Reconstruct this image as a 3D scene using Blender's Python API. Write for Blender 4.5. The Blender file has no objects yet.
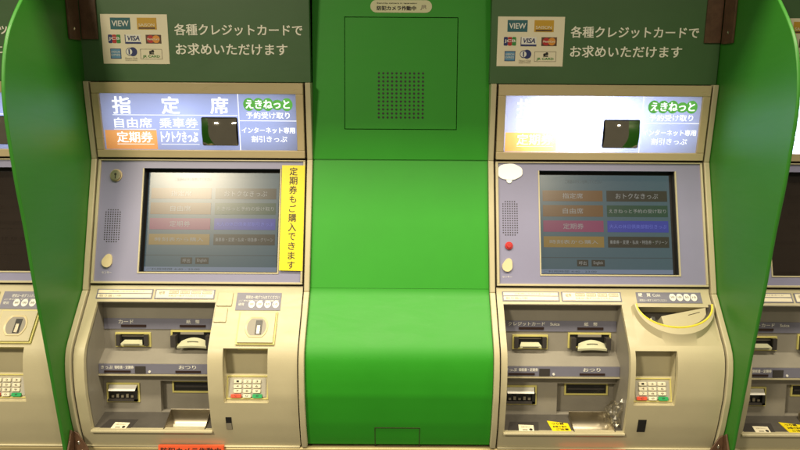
import bpy, bmesh, math, random
from mathutils import Vector, Matrix, noise

R = math.radians
sc = bpy.context.scene
COL = sc.collection
random.seed(7)

# ------------------------------------------------------------------ camera
ZC = 1.50                                   # height of the crease between sign and screen
cd = bpy.data.cameras.new('camera')
cam = bpy.data.objects.new('camera', cd); COL.objects.link(cam)
cd.sensor_width = 36.0
cd.lens = 36.0 * 680 / 800
cd.clip_start = 0.05; cd.clip_end = 200
cam.rotation_mode = 'QUATERNION'
cam.location = (0, -1.7076, ZC + 0.016)
cam.rotation_quaternion = (Matrix.Rotation(R(90 - 6.0), 3, 'X') @ Matrix.Rotation(R(0.36), 3, 'Z')).to_quaternion()
sc.camera = cam

# ------------------------------------------------------------------ world and lamps
w = bpy.data.worlds.new('World'); sc.world = w; w.use_nodes = True
bg = w.node_tree.nodes['Background']
bg.inputs[0].default_value = (1.0, 0.86, 0.60, 1); bg.inputs[1].default_value = 0.21

def area(name, loc, target, sx, sy, power, color):
    l = bpy.data.lights.new(name, 'AREA'); l.shape = 'RECTANGLE'; l.size = sx; l.size_y = sy
    l.energy = power; l.color = color
    o = bpy.data.objects.new(name, l); COL.objects.link(o); o.location = loc
    o.rotation_euler = (Vector(target) - Vector(loc)).to_track_quat('-Z', 'Y').to_euler()
    return o
WARM = (1.0, 0.87, 0.63)
area('ceiling_lamp', (0.0, -1.00, 2.98), (0.0, -0.90, 1.0), 3.6, 0.22, 100, WARM)
area('ceiling_lamp', (-1.46, -2.73, 2.80), (-1.46, -2.70, 0.0), 0.46, 0.32, 108, WARM)
area('ceiling_lamp', (0.86, -2.73, 2.80), (0.86, -2.70, 0.0), 0.30, 0.50, 24, WARM)

sc.view_settings.view_transform = 'Standard'
sc.view_settings.look = 'None'
sc.view_settings.exposure = 0.0
sc.view_settings.gamma = 1.0
sc.cycles.max_bounces = 8
sc.cycles.use_denoising = True

# ------------------------------------------------------------------ materials
def mat(name, col, rough=0.5, metal=0.0, spec=0.5, var=0.06, scale=9.0, bump=0.0, bscale=400.0, coat=0.0, emit=None, es=0.0, rvar=0.06, wear=0.0):
    m = bpy.data.materials.new(name); m.use_nodes = True
    nt = m.node_tree; b = nt.nodes['Principled BSDF']
    b.inputs['Roughness'].default_value = rough
    b.inputs['Metallic'].default_value = metal
    b.inputs['Specular IOR Level'].default_value = spec
    b.inputs['Coat Weight'].default_value = coat
    tc = nt.nodes.new('ShaderNodeTexCoord')
    nz = nt.nodes.new('ShaderNodeTexNoise'); nz.inputs['Scale'].default_value = scale
    nz.inputs['Detail'].default_value = 6; nz.inputs['Roughness'].default_value = 0.65
    nt.links.new(tc.outputs['Object'], nz.inputs['Vector'])
    rp = nt.nodes.new('ShaderNodeValToRGB')
    lo = [max(0, c * (1 - var)) for c in col]; hi = [min(1, c * (1 + var)) for c in col]
    rp.color_ramp.elements[0].color = (*lo, 1); rp.color_ramp.elements[0].position = 0.3
    rp.color_ramp.elements[1].color = (*hi, 1); rp.color_ramp.elements[1].position = 0.7
    nt.links.new(nz.outputs['Fac'], rp.inputs['Fac'])
    nt.links.new(rp.outputs['Color'], b.inputs['Base Color'])
    mr = nt.nodes.new('ShaderNodeMapRange')
    mr.inputs['To Min'].default_value = max(0.02, rough - rvar); mr.inputs['To Max'].default_value = min(1, rough + rvar)
    nt.links.new(nz.outputs['Fac'], mr.inputs['Value']); nt.links.new(mr.outputs['Result'], b.inputs['Roughness'])
    if wear:
        mp = nt.nodes.new('ShaderNodeMapping'); mp.inputs['Scale'].default_value = (2.2, 2.2, 14); nt.links.new(tc.outputs['Object'], mp.inputs['Vector'])
        n3 = nt.nodes.new('ShaderNodeTexNoise'); n3.inputs['Scale'].default_value = 3.0; n3.inputs['Detail'].default_value = 8; n3.inputs['Roughness'].default_value = .7; n3.inputs['Distortion'].default_value = 1.2
        nt.links.new(mp.outputs[0], n3.inputs['Vector'])
        mw = nt.nodes.new('ShaderNodeMapRange'); mw.inputs['From Min'].default_value = .35; mw.inputs['From Max'].default_value = .7
        mw.inputs['To Min'].default_value = -wear; mw.inputs['To Max'].default_value = wear; nt.links.new(n3.outputs['Fac'], mw.inputs['Value'])
        am = nt.nodes.new('ShaderNodeMath'); am.operation = 'ADD'; am.use_clamp = True
        nt.links.new(mr.outputs['Result'], am.inputs[0]); nt.links.new(mw.outputs['Result'], am.inputs[1]); nt.links.new(am.outputs[0], b.inputs['Roughness'])
    if bump:
        n2 = nt.nodes.new('ShaderNodeTexNoise'); n2.inputs['Scale'].default_value = bscale; n2.inputs['Detail'].default_value = 2
        nt.links.new(tc.outputs['Object'], n2.inputs['Vector'])
        bp = nt.nodes.new('ShaderNodeBump'); bp.inputs['Strength'].default_value = bump; bp.inputs['Distance'].default_value = 0.001
        nt.links.new(n2.outputs['Fac'], bp.inputs['Height']); nt.links.new(bp.outputs['Normal'], b.inputs['Normal'])
    if emit:
        b.inputs['Emission Color'].default_value = (*emit, 1); b.inputs['Emission Strength'].default_value = es
    return m

def backlit(name, col, glow=0.0):
    m = bpy.data.materials.new(name); m.use_nodes = True
    nt = m.node_tree; nt.nodes.clear()
    out = nt.nodes.new('ShaderNodeOutputMaterial')
    tr = nt.nodes.new('ShaderNodeBsdfTranslucent'); tr.inputs['Color'].default_value = (*col, 1)
    df = nt.nodes.new('ShaderNodeBsdfDiffuse'); df.inputs['Color'].default_value = (*[c * .7 for c in col], 1)
    gl = nt.nodes.new('ShaderNodeBsdfGlossy'); gl.inputs['Roughness'].default_value = 0.25
    em = nt.nodes.new('ShaderNodeEmission'); em.inputs['Color'].default_value = (*col, 1); em.inputs['Strength'].default_value = glow
    m1 = nt.nodes.new('ShaderNodeMixShader'); m1.inputs[0].default_value = 0.35
    nt.links.new(tr.outputs[0], m1.inputs[1]); nt.links.new(df.outputs[0], m1.inputs[2])
    m2 = nt.nodes.new('ShaderNodeMixShader'); m2.inputs[0].default_value = 0.03
    nt.links.new(m1.outputs[0], m2.inputs[1]); nt.links.new(gl.outputs[0], m2.inputs[2])
    ad = nt.nodes.new('ShaderNodeAddShader')
    nt.links.new(m2.outputs[0], ad.inputs[0]); nt.links.new(em.outputs[0], ad.inputs[1])
    nt.links.new(ad.outputs[0], out.inputs[0])
    return m

def glow(name, col, s=1.0, rough=0.45, spec=0.08):
    m = mat(name, (0.012, 0.013, 0.014), rough, 0, spec, emit=col, es=s, rvar=0.03, coat=1.0, scale=30)
    m.node_tree.nodes['Principled BSDF'].inputs['Coat Roughness'].default_value = 0.235
    return m

K = {}
K['cream'] = mat('cream plastic', (0.53, 0.480, 0.315), 0.42, var=0.075, scale=4, bump=0.10, bscale=900, wear=0.12)
K['frame'] = mat('beige sign frame', (0.56, 0.46, 0.275), 0.36, var=0.04, scale=7, bump=0.06, bscale=900, wear=0.12)
K['taupe'] = mat('taupe plastic', (0.275, 0.255, 0.215), 0.45, var=0.07, scale=12, bump=0.10, bscale=900)
K['lilac'] = mat('lilac grey panel', (0.255, 0.255, 0.405), 0.42, var=0.03, scale=8, bump=0.08, bscale=1200)
K['strip'] = mat('grey blue strip', (0.185, 0.185, 0.25), 0.45, var=0.05, scale=14)
K['green'] = mat('green paint', (0.020, 0.300, 0.008), 0.52, var=0.05, scale=5, bump=0.04, bscale=600, wear=0.025)
K['fingreen'] = mat('glossy green paint', (0.028, 0.190, 0.015), 0.42, var=0.05, scale=3, bump=0.02, bscale=500, wear=0.03)
K['fascia'] = mat('dull green board', (0.062, 0.142, 0.054), 0.42, var=0.06, scale=5, wear=0.05)
K['groove'] = mat('dark joint', (0.035, 0.022, 0.012), 0.7)
K['black'] = mat('black plastic', (0.012, 0.012, 0.012), 0.35)
K['dark'] = mat('dark grey plastic', (0.045, 0.040, 0.038), 0.45)
K['floor'] = mat('dark taupe tray', (0.080, 0.073, 0.064), 0.42, var=0.18, scale=18)
K['steel'] = mat('brushed steel', (0.42, 0.375, 0.29), 0.40, metal=1.0, var=0.06, scale=30)
K['brown'] = mat('brown painted steel', (0.105, 0.055, 0.030), 0.42, var=0.30, scale=40, bump=0.25, bscale=300)
K['screw'] = mat('bright screw', (0.8, 0.75, 0.62), 0.18, metal=1.0)
K['white'] = mat('white print', (0.85, 0.84, 0.79), 0.5, var=0.02)
K['offwhite'] = mat('cream print', (0.93, 0.91, 0.80), 0.5, var=0.02)
K['gloss'] = mat('glossy white sticker', (0.95, 0.96, 0.98), 0.25, var=0.01)
K['plate'] = mat('ivory sticker', (0.86, 0.79, 0.60), 0.4, var=0.03)
K['plategreen'] = mat('pale plate', (0.66, 0.66, 0.42), 0.35, var=0.02)
K['ink'] = mat('black print', (0.02, 0.018, 0.015), 0.5)
K['greyink'] = mat('grey print', (0.30, 0.27, 0.2), 0.5)
K['yellow'] = mat('yellow sticker', (0.82, 0.66, 0.012), 0.35, var=0.03)
K['yelline'] = mat('pale yellow outline', (0.66, 0.60, 0.20), 0.35)
K['yeltrim'] = mat('yellow plastic trim', (0.78, 0.66, 0.06), 0.28)
K['red'] = mat('red plastic', (0.55, 0.02, 0.02), 0.3)
K['redkey'] = mat('red key', (0.72, 0.10, 0.05), 0.4)
K['greenkey'] = mat('green key', (0.03, 0.40, 0.13), 0.4)
K['keyplate'] = mat('pale grey key plate', (0.44, 0.42, 0.36), 0.4)
K['key'] = mat('ivory key', (0.82, 0.77, 0.58), 0.4)
K['lampbar'] = mat('brown indicator bar', (0.030, 0.014, 0.011), 0.35)
K['redlabel'] = mat('red orange sticker', (0.80, 0.115, 0.040), 0.4, var=0.05)
K['plinth'] = mat('beige steel plinth', (0.40, 0.33, 0.17), 0.36, metal=0.35, var=0.1, scale=10)
K['wall'] = mat('dark green wall', (0.02, 0.05, 0.015), 0.6)
K['knob'] = mat('ivory knob', (0.72, 0.62, 0.38), 0.3)
K['teal'] = mat('teal print', (0.03, 0.14, 0.17), 0.4)
K['gold'] = mat('gold print', (0.62, 0.36, 0.03), 0.4)
K['navy'] = mat('navy print', (0.03, 0.04, 0.16), 0.4)
K['sky'] = mat('light blue print', (0.12, 0.30, 0.50), 0.4)
K['crimson'] = mat('crimson print', (0.50, 0.03, 0.03), 0.4)
K['orangep'] = mat('orange print', (0.75, 0.30, 0.04), 0.4)
K['leaf'] = mat('green print', (0.05, 0.28, 0.06), 0.4)
K['bill'] = mat('pale green slot tongue', (0.58, 0.58, 0.40), 0.35)
K['mirror'] = mat('convex mirror', (0.42, 0.40, 0.34), 0.07, metal=1.0, rvar=0.03, scale=20)
K['signblue'] = backlit('lavender sign film', (0.40, 0.47, 0.80))
K['signorange'] = backlit('orange sign film', (0.95, 0.46, 0.16))
K['signwhite'] = mat('lit white lettering', (0.5, 0.5, 0.5), 0.5, emit=(0.94, 0.97, 1.0), es=1.0)
K['signgreen'] = mat('lit green badge', (0.05, 0.2, 0.03), 0.5, emit=(0.16, 0.62, 0.10), es=0.55)
K['screenoff'] = mat('switched off screen', (0.020, 0.014, 0.011), 0.16, rvar=0.04)
K['d_bg'] = glow('screen ground', (0.058, 0.105, 0.125), 0.75)
K['d_bar'] = glow('screen lower bar', (0.15, 0.19, 0.26), 0.85)
K['d_brown'] = glow('brown button', (0.135, 0.060, 0.014), 0.8)
K['d_dark'] = glow('dark button', (0.026, 0.020, 0.012), 0.8)
K['d_dgreen'] = glow('dark green button', (0.012, 0.050, 0.026), 0.8)
K['d_mag'] = glow('magenta button', (0.20, 0.030, 0.085), 0.85)
K['d_blue'] = glow('blue button', (0.028, 0.034, 0.25), 0.9)
K['d_gold'] = glow('gold button', (0.22, 0.135, 0.025), 0.85)
K['d_text'] = glow('screen lettering', (0.28, 0.28, 0.26), 0.8)
K['d_btext'] = glow('blue screen lettering', (0.12, 0.14, 0.50), 0.8)
K['d_line'] = glow('screen dark line', (0.04, 0.055, 0.06), 0.8)

# crumpled clear plastic
def plastic():
    m = bpy.data.materials.new('clear plastic film'); m.use_nodes = True
    nt = m.node_tree; nt.nodes.clear()
    out = nt.nodes.new('ShaderNodeOutputMaterial')
    a = nt.nodes.new('ShaderNodeBsdfTransparent'); a.inputs[0].default_value = (0.90, 0.89, 0.86, 1)
    g = nt.nodes.new('ShaderNodeBsdfGlossy'); g.inputs['Roughness'].default_value = 0.20; g.inputs['Color'].default_value = (0.95, 0.93, 0.86, 1)
    mx = nt.nodes.new('ShaderNodeMixShader'); mx.inputs[0].default_value = 0.30
    nt.links.new(a.outputs[0], mx.inputs[1]); nt.links.new(g.outputs[0], mx.inputs[2]); nt.links.new(mx.outputs[0], out.inputs[0])
    return m
K['film'] = plastic()

# ------------------------------------------------------------------ surfaces (x across, t upward, o outward)
PROFILE = [(.70, -.0832), (.184, -.030), (0, 0), (-.32, -.078), (-.428, -.1640), (-.436, -.1693),
           (-.444, -.1730), (-.453, -.1760), (-.465, -.1782), (-.485, -.1795), (-.51, -.1790), (-.547, -.1758), (-.585, -.167), (-.621, -.158), (-.66, -.145), (-.72, -.122)]
def prof(z):
    for (a, ya), (b, yb) in zip(PROFILE, PROFILE[1:]):
        if z >= b:
            return ya + (yb - ya) * (a - z) / (a - b), (ya - yb) / (a - b)
    return ya, (ya - yb) / (a - b)
def S(x, z, o=0.0):
    y, m = prof(z); n = math.hypot(1, m)
    if z < -.418:                                        # smooth the curve's normals
        m = (prof(z + .010)[0] - prof(z - .010)[0]) / .020; n = math.hypot(1, m)
    return Vector((x, y - o / n, z + o * m / n))
def plane(p0, p1):
    y0, z0 = p0; L = math.hypot(p1[0] - y0, p1[1] - z0); dy, dz = (p1[0] - y0) / L, (p1[1] - z0) / L
    f = lambda x, t, o=0.0: Vector((x, y0 + dy * t - dz * o, z0 + dz * t + dy * o))
    f.L = L
    return f
def vert(y0):
    return lambda x, z, o=0.0: Vector((x, y0 - o, z))

_tc = {}
def glyphs(s, bold=0.0):
    k = (s, bold)
    if k not in _tc:
        cu = bpy.data.curves.new('text', 'FONT'); cu.body = s; cu.offset = bold; cu.resolution_u = 3
        o = bpy.data.objects.new('text', cu); COL.objects.link(o)
        dg = bpy.context.evaluated_depsgraph_get()
        me = bpy.data.meshes.new_from_object(o.evaluated_get(dg))
        vs = [(v.co.x, v.co.y) for v in me.vertices]; fs = [tuple(p.vertices) for p in me.polygons]
        bpy.data.objects.remove(o); bpy.data.curves.remove(cu); bpy.data.meshes.remove(me)
        x0 = min(v[0] for v in vs); x1 = max(v[0] for v in vs); y0 = min(v[1] for v in vs); y1 = max(v[1] for v in vs)
        _tc[k] = ([((x - x0) / max(1e-6, x1 - x0), (y - y0) / max(1e-6, y1 - y0)) for x, y in vs], fs)
    return _tc[k]

class MB:
    def __init__(s, m='cream'):
        s.v = []; s.f = []; s.mi = []; s.mats = []; s.cur = 0; s.use(m)
    def use(s, m):
        if m not in s.mats: s.mats.append(m)
        s.cur = s.mats.index(m); return s
    def add(s, vs, fs):
        b = len(s.v); s.v += [Vector(v) for v in vs]
        for f in fs: s.f.append([b + i for i in f]); s.mi.append(s.cur)
        return s
    def quad(s, F, x0, x1, t0, t1, o=0.0): return s.add([F(x0, t0, o), F(x1, t0, o), F(x1, t1, o), F(x0, t1, o)], [(0, 1, 2, 3)])
    def poly(s, F, pts, o=0.0): return s.add([F(x, t, o) for x, t in pts], [tuple(range(len(pts)))])
    def prism(s, F, pts, o0, o1, back=False):
        n = len(pts); vs = [F(x, t, o1) for x, t in pts] + [F(x, t, o0) for x, t in pts]
        fs = [tuple(range(n))] + [(i, n + i, n + (i + 1) % n, (i + 1) % n) for i in range(n)]
        if back: fs.append(tuple(range(2 * n - 1, n - 1, -1)))
        return s.add(vs, fs)
    def box(s, F, x0, x1, t0, t1, o0, o1, nz=1, back=True):
        # subdivided along t so it follows curved surfaces
        ts = [t0 + (t1 - t0) * i / nz for i in range(nz + 1)]
        vs = []
        for t in ts: vs += [F(x0, t, o0), F(x1, t, o0), F(x1, t, o1), F(x0, t, o1)]
        fs = []
        for i in range(nz):
            a = 4 * i; b = a + 4
            fs += [(a + 3, a + 2, b + 2, b + 3), (a + 2, a + 1, b + 1, b + 2), (a, a + 3, b + 3, b)]
            if back: fs.append((a + 1, a, b, b + 1))
        e = 4 * nz
        fs += [(0, 1, 2, 3), (e + 3, e + 2, e + 1, e)]
        return s.add(vs, fs)
    def rbox(s, F, x0, x1, t0, t1, o0, o1, r=.003, n=5):
        pts = []
        for cx, ct, a0 in ((x1 - r, t1 - r, 0), (x0 + r, t1 - r, 90), (x0 + r, t0 + r, 180), (x1 - r, t0 + r, 270)):
            for i in range(n + 1):
                a = R(a0 + 90 * i / n); pts.append((cx + r * math.cos(a), ct + r * math.sin(a)))
        return s.prism(F, pts, o0, o1)
    def disc(s, F, cx, ct, rx, o0, o1, rt=None, n=20):
        rt = rt or rx
        return s.prism(F, [(cx + rx * math.cos(2 * math.pi * i / n), ct + rt * math.sin(2 * math.pi * i / n)) for i in range(n)], o0, o1)
    def ring(s, F, x0, x1, t0, t1, wd, o0, o1):
        s.box(F, x0, x1, t1 - wd, t1, o0, o1); s.box(F, x0, x1, t0, t0 + wd, o0, o1)
        s.box(F, x0, x0 + wd, t0 + wd, t1 - wd, o0, o1); s.box(F, x1 - wd, x1, t0 + wd, t1 - wd, o0, o1); return s
    def grid(s, F, xs, ts, holes=(), o=0.0):
        # sheet with rectangular holes; xs / ts get the hole edges added
        xs = set(xs); ts = set(ts)
        for a, b, c, d in holes: xs |= {a, b}; ts |= {c, d}
        xs = sorted(xs); ts = sorted(ts)
        idx = {}; vs = []
        for i, x in enumerate(xs):
            for j, t in enumerate(ts):
                idx[i, j] = len(vs); vs.append(F(x, t, o))
        fs = []
        for i in range(len(xs) - 1):
            for j in range(len(ts) - 1):
                mx = (xs[i] + xs[i + 1]) / 2; mt = (ts[j] + ts[j + 1]) / 2
                if any(a < mx < b and c < mt < d for a, b, c, d in holes): continue
                fs.append((idx[i, j], idx[i + 1, j], idx[i + 1, j + 1], idx[i, j + 1]))
        return s.add(vs, fs)
    def walls(s, F, x0, x1, ts, G):
        # walls from the hole's edge on F to whatever G(point) gives behind it
        loop = [(x0, t) for t in ts] + [(x1, t) for t in reversed(ts)]
        vs = [F(x, t, 0) for x, t in loop]; n = len(vs); vs += [G(p) for p in vs]
        return s.add(vs, [(i, (i + 1) % n, n + (i + 1) % n, n + i) for i in range(n)])
    def text(s, F, txt, x0, x1, t0, t1, o=.0006, bold=0.0, shear=0.0, axis=None):
        # bold strokes: shifted copies, each a hair in front of the last
        vs, fs = glyphs(txt)
        H = t1 - t0; e = bold * H
        sh = ((0, 0),) if not bold else ((-e, -e * .6), (e, -e * .6), (-e, e * .6), (e, e * .6))
        for k, (dx, dt) in enumerate(sh):
            P = [F(x0 + e + (x1 - x0 - 2 * e) * u + shear * H * v + dx, t0 + e + (H - 2 * e) * v + dt, o + k * .00006) for u, v in vs]
            s.add(P, fs)
        return s
    def tube(s, pts, r, n=10, closed=False):
        pts = [Vector(p) for p in pts]; m = len(pts); rings = []
        for i, p in enumerate(pts):
            a = pts[i - 1] if (i > 0 or closed) else p; b = pts[(i + 1) % m] if (i < m - 1 or closed) else p
            d = (b - a).normalized(); u = d.cross(Vector((0, 0, 1)))
            if u.length < 1e-3: u = d.cross(Vector((0, 1, 0)))
            u.normalize(); q = d.cross(u)
            rings.append([p + r * (math.cos(2 * math.pi * k / n) * u + math.sin(2 * math.pi * k / n) * q) for k in range(n)])
        vs = [v for rg in rings for v in rg]; fs = []
        for i in range(m if closed else m - 1):
            j = (i + 1) % m
            for k in range(n): fs.append((i * n + k, i * n + (k + 1) % n, j * n + (k + 1) % n, j * n + k))
        if not closed: fs += [tuple(range(n - 1, -1, -1)), tuple((m - 1) * n + k for k in range(n))]
        return s.add(vs, fs)
    def build(s, name, parent=None, off=(0, 0, 0), bevel=0.0, merge=False, seg=2, ang=35, fixn=False):
        me = bpy.data.meshes.new(name); o3 = Vector(off)
        me.from_pydata([v + o3 for v in s.v], [], s.f)
        for k in s.mats: me.materials.append(K[k])
        for p, i in zip(me.polygons, s.mi): p.material_index = i; p.use_smooth = True
        if merge or fixn:
            bm = bmesh.new(); bm.from_mesh(me)
            if merge: bmesh.ops.remove_doubles(bm, verts=bm.verts, dist=1e-5)
            if fixn: bmesh.ops.recalc_face_normals(bm, faces=bm.faces)
            bm.to_mesh(me); bm.free()
        me.set_sharp_from_angle(angle=R(ang))
        o = bpy.data.objects.new(name, me); COL.objects.link(o)
        if parent: o.parent = parent
        if bevel:
            b = o.modifiers.new('bevel', 'BEVEL'); b.width = bevel; b.segments = seg; b.limit_method = 'ANGLE'; b.angle_limit = R(40)
        return o

def tag(o, label=None, cat=None, group=None, kind=None):
    for k, v in (('label', label), ('category', cat), ('group', group), ('kind', kind)):
        if v: o[k] = v
    return o
def empty(name, loc, label, cat, group=None):
    o = bpy.data.objects.new(name, None); COL.objects.link(o); o.location = loc; o.empty_display_size = 0.1
    return tag(o, label, cat, group)
def copy_tree(o, parent=None):
    kids = [c for c in bpy.data.objects if c.parent == o]
    c = o.copy(); COL.objects.link(c); c.parent = parent
    for k in kids: copy_tree(k, c)
    return c
def zs(a, b, n): return [a + (b - a) * i / n for i in range(n + 1)]

HW = .2755
BASE = .70                                               # crease height above a machine's foot
OFF = (0, 0, BASE)

# ------------------------------------------------------------------ wall behind and plinth below
m = MB('wall'); m.box(vert(.34), -1.9, 1.9, .10, 2.6, -.05, 0)
tag(m.build('wall'), kind='structure')

m = MB('wall'); m.box(lambda x, t, o=0.0: Vector((x, t, 2.16 + o)), -1.9, 1.9, -.46, .33, 0, .22)  # unseen canopy, added overhead to keep lamp light off the upper panels
tag(m.build('added_shade_canopy', bevel=.01), kind='structure')
m = MB('wall')

# ------------------------------------------------------------------ ticket machine
AX0, AX1, AZ0, AZ1 = -.240, .045, -.640, -.343           # slot alcove opening

def ticket_machine(kind, cx, label):
    A = kind == 'A'                                      # A: left pair (coin insert), B: right pair (coin bowl)
    root = empty('ticket_machine', (cx, 0, ZC - BASE), label, 'ticket machine', 'ticket machines in the row')
    s = .006 if A else -.004                             # small differences between the two panels
    ax0, ax1 = AX0 + s, AX1 + s
    kx0, kx1 = (.086, .190) if A else (.053, .150)
    kz0, kz1 = -.566, -.436
    holes = [(ax0, ax1, AZ0, AZ1), (kx0, kx1, kz0, kz1)]
    BX, BZ, BRX, BRZ = .1607, -.3475, .0905, .047        # coin bowl: centre and radii
    if not A: holes.append((.062, .2545, -.4255, -.3435))
    # --- casing: side strips, curved front, back box
    m = MB('cream')
    for sx in (-1, 1):
        for a, b in ((.186, .0), (.0, -.32)):
            m.box(S, *sorted((sx * .2622, sx * HW)), b, a, -.06, .007)
        m.box(S, *sorted((sx * .2622, sx * HW)), -.684, -.32, -.06, .007, nz=24)
    xs = [-.2587, .2587] + [x / 100 for x in range(-24, 25, 4)]
    m.grid(S, xs, zs(-.684, -.3075, 34), holes)
    m.build('casing', root, OFF, bevel=.0018)
    # lips of the openings, turned inwards
    m = MB('cream')
    for (a, b, c, d) in holes[:2]:
        m.walls(S, a, b, sorted(set(zs(c, d, 16))), lambda p: p + Vector((0, .014, -.001)))
    tz = sorted(set(zs(kz0, kz1, 16)))
    m.box(vert(-.155), ax0 - .002, ax1 + .001, AZ0 - .007, AZ0 - .0005, -.02, .0025)     # proud lower lip of the alcove
    m.box(S, -.2575, .2575, -.687, -.6845, -.03, .005)                                   # foot edge
    m.build('opening_lip', root, OFF, bevel=.0012)
    m = MB('dark'); m.box(vert(.30), -.272, .272, -.69, .182, 0, .22); m.build('cabinet_back', root, OFF)
    m = MB('groove')
    for sx in (-1, 1):
        m.box(S, *sorted((sx * .2588, sx * .2614)), .0, .184, -.02, -.004)
        m.box(S, *sorted((sx * .2588, sx * .2614)), -.32, -.0, -.02, -.004)
        m.box(S, *sorted((sx * .2588, sx * .2614)), -.668, -.32, -.02, -.004, nz=20)
    m.box(S, -.2575, .2575, -.0035, .0035, -.02, -.004)
    m.box(S, -.2575, .2575, -.3075, -.3035, -.02, -.004)
    m.build('joint', root, OFF)
    # --- header sign
    px0, px1, pz0, pz1 = -.239, .239, .0225, .1585
    m = MB('frame')
    O1 = .010
    m.box(S, -.2572, .2572, pz1, .1845, -.05, O1); m.box(S, -.2572, .2572, .0038, pz0, -.05, O1)
    m.box(S, -.2572, px0, pz0, pz1, -.05, O1); m.box(S, px1, .2572, pz0, pz1, -.05, O1)
    m.use('white').box(S, -.2572, .2572, .0038, .1845, -.062, -.055)
    head = m.build('header_sign', root, OFF, bevel=.0015)
    m = MB('signblue'); m.grid(S, [px0, px1], [pz0, pz1], [(-.2355, -.108, .0235, .0700)], o=.003)
    m.build('light_panel', head, OFF)
    m = MB('signorange'); m.quad(S, -.2355, -.108, .0235, .0700, .003); m.build('orange_panel', head, OFF)
    m = MB('signwhite'); o = .0042
    for t, a, b, c, d in (('指', -.211, -.165, .109, .1515), ('定', -.091, -.046, .109, .1515), ('席', .0285, .0735, .110, .1515)):
        m.text(S, t, a, b, c, d, o, bold=.028)
    m.text(S, '自由席', -.210, -.117, .0755, .1005, o, bold=.02); m.text(S, '乗車券', -.099, -.004, .0755, .1005, o, bold=.02)
    m.text(S, '定期券', -.207, -.1185, .0395, .067, o, bold=.02); m.text(S, 'トクトクきっぷ', -.098, -.006, .0405, .068, o, bold=.03)
    m.box(S, -.212, .094, .1062, .1076, .003, o); m.box(S, -.212, -.108, .0718, .0728, .003, o); m.box(S, -.1, -.002, .0718, .0728, .003, o)
    m.box(S, -.207, -.116, .0355, .0365, .003, o); m.box(S, -.098, -.004, .0355, .0365, .003, o)
    m.box(S, .0965, .0982, pz0, pz1, .003, o); m.box(S, .0985, .2385, .0935, .0950, .003, o)
    m.text(S, '予約受け取り', .1154, .2225, .0995, .1158, o, bold=.02)
    m.text(S, 'インターネット専用', .1025, .2340, .064, .079, o, bold=.03)
    m.text(S, '割引きっぷ', .1258, .2141, .042, .0582, o, bold=.015)
    m.build('lettering', head, OFF)
    m = MB('signgreen')
    for i in range(5): m.disc(S, .1235 + .0232 * i, .1335 - (.001 if i == 3 else 0), .0138, .003, .0044, rt=.0155 if i != 3 else .0125)
    m.use('signwhite').text(S, 'えきねっと', .1155, .2235, .1235, .1450, .0056, bold=.035)
    m.build('badge', head, OFF)
    m = MB('black'); m.rbox(S, .0045, .0935, .0335, .1025, .003, .0050, r=.004)
    m.use('mirror'); nu, nv = 16, 12; vs = []
    for j in range(nv + 1):
        for i in range(nu + 1):
            a, b = 2 * i / nu - 1, 2 * j / nv - 1
            vs.append(S(.049 + .0425 * a, .068 + .0325 * b, .0055 + .018 * (1 - a * a * .5 - b * b * .5)))
    m.add(vs, [(j * (nu + 1) + i, j * (nu + 1) + i + 1, (j + 1) * (nu + 1) + i + 1, (j + 1) * (nu + 1) + i) for j in range(nv) for i in range(nu)])
    m.build('rear_view_mirror', head, OFF)
    for lx, lz, e in (((-.04, .11, .028),) if A else ((-.03, .09, .62), (-.12, .09, .40), (.07, .10, .12), (-.08, .045, .22))):
        l = bpy.data.lights.new('sign_lamp', 'POINT'); l.energy = e; l.color = (.95, .97, 1.0); l.shadow_soft_size = .02
        lo = bpy.data.objects.new('sign_lamp', l); COL.objects.link(lo); lo.parent = root; lo.location = S(lx, lz, -.030) + Vector(OFF)
    l = bpy.data.lights.new('sign_lamp', 'AREA'); l.shape = 'RECTANGLE'; l.size = .46; l.size_y = .12; l.energy = .33; l.color = (.95, .97, 1.0)
    lo = bpy.data.objects.new('sign_lamp', l); COL.objects.link(lo); lo.parent = root; lo.location = S(0, .09, -.05) + Vector(OFF)
    lo.rotation_euler = (S(0, .09, 1) - S(0, .09, 0)).to_track_quat('-Z', 'Y').to_euler()
    # --- screen panel
    sx0, sx1, sz0, sz1 = -.1485, .1890, -.2755, -.0245
    if A: sx0, sx1 = -.1435, .1955
    m = MB('lilac'); m.grid(S, [-.2510, .2525], [-.2985, -.0065], [(sx0, sx1, sz0, sz1)], o=.001)
    scr = m.build('screen_panel', root, OFF)
    m = MB('cream')
    m.box(S, -.2575, .2575, -.0065, -.0035, -.02, .006); m.box(S, -.2575, .2575, -.3035, -.2985, -.02, .006)
    m.box(S, -.2575, -.2510, -.2985, -.0065, -.02, .006); m.box(S, .2525, .2575, -.2985, -.0065, -.02, .006)
    m.build('screen_border', scr, OFF, bevel=.001)
    m = MB('cream')
    m.box(S, sx0 - .003, sx1 + .003, sz0 - .003, sz0, -.002, .0028); m.box(S, sx1, sx1 + .003, sz0, sz1, -.002, .0028)
    m.box(S, sx0 - .003, sx0, sz0, sz1, -.002, .0022); m.use('lilac').box(S, sx0 - .003, sx1 + .003, sz1, sz1 + .003, -.002, .0022)
    m.use('black'); D = -.022
    for a, b, c, d in ((sx0 - .004, sx0, sz0 - .004, sz1 + .004), (sx1, sx1 + .004, sz0 - .004, sz1 + .004)): m.box(S, a, b, c, d, D - .004, -.002)
    m.box(S, sx0, sx1, sz1, sz1 + .004, D - .004, -.002); m.box(S, sx0, sx1, sz0 - .004, sz0, D - .004, -.002)
    m.box(S, sx0, sx1, sz0, sz1, D - .006, D - .001)
    m.build('bezel', scr, OFF)
    # display: everything is placed on the glass, o = D
    gx0, gx1, gz0, gz1 = sx0 + .004, sx1 - .006, sz0 + .003, sz1 - .006
    W = gx1 - gx0; H = gz1 - gz0
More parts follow.
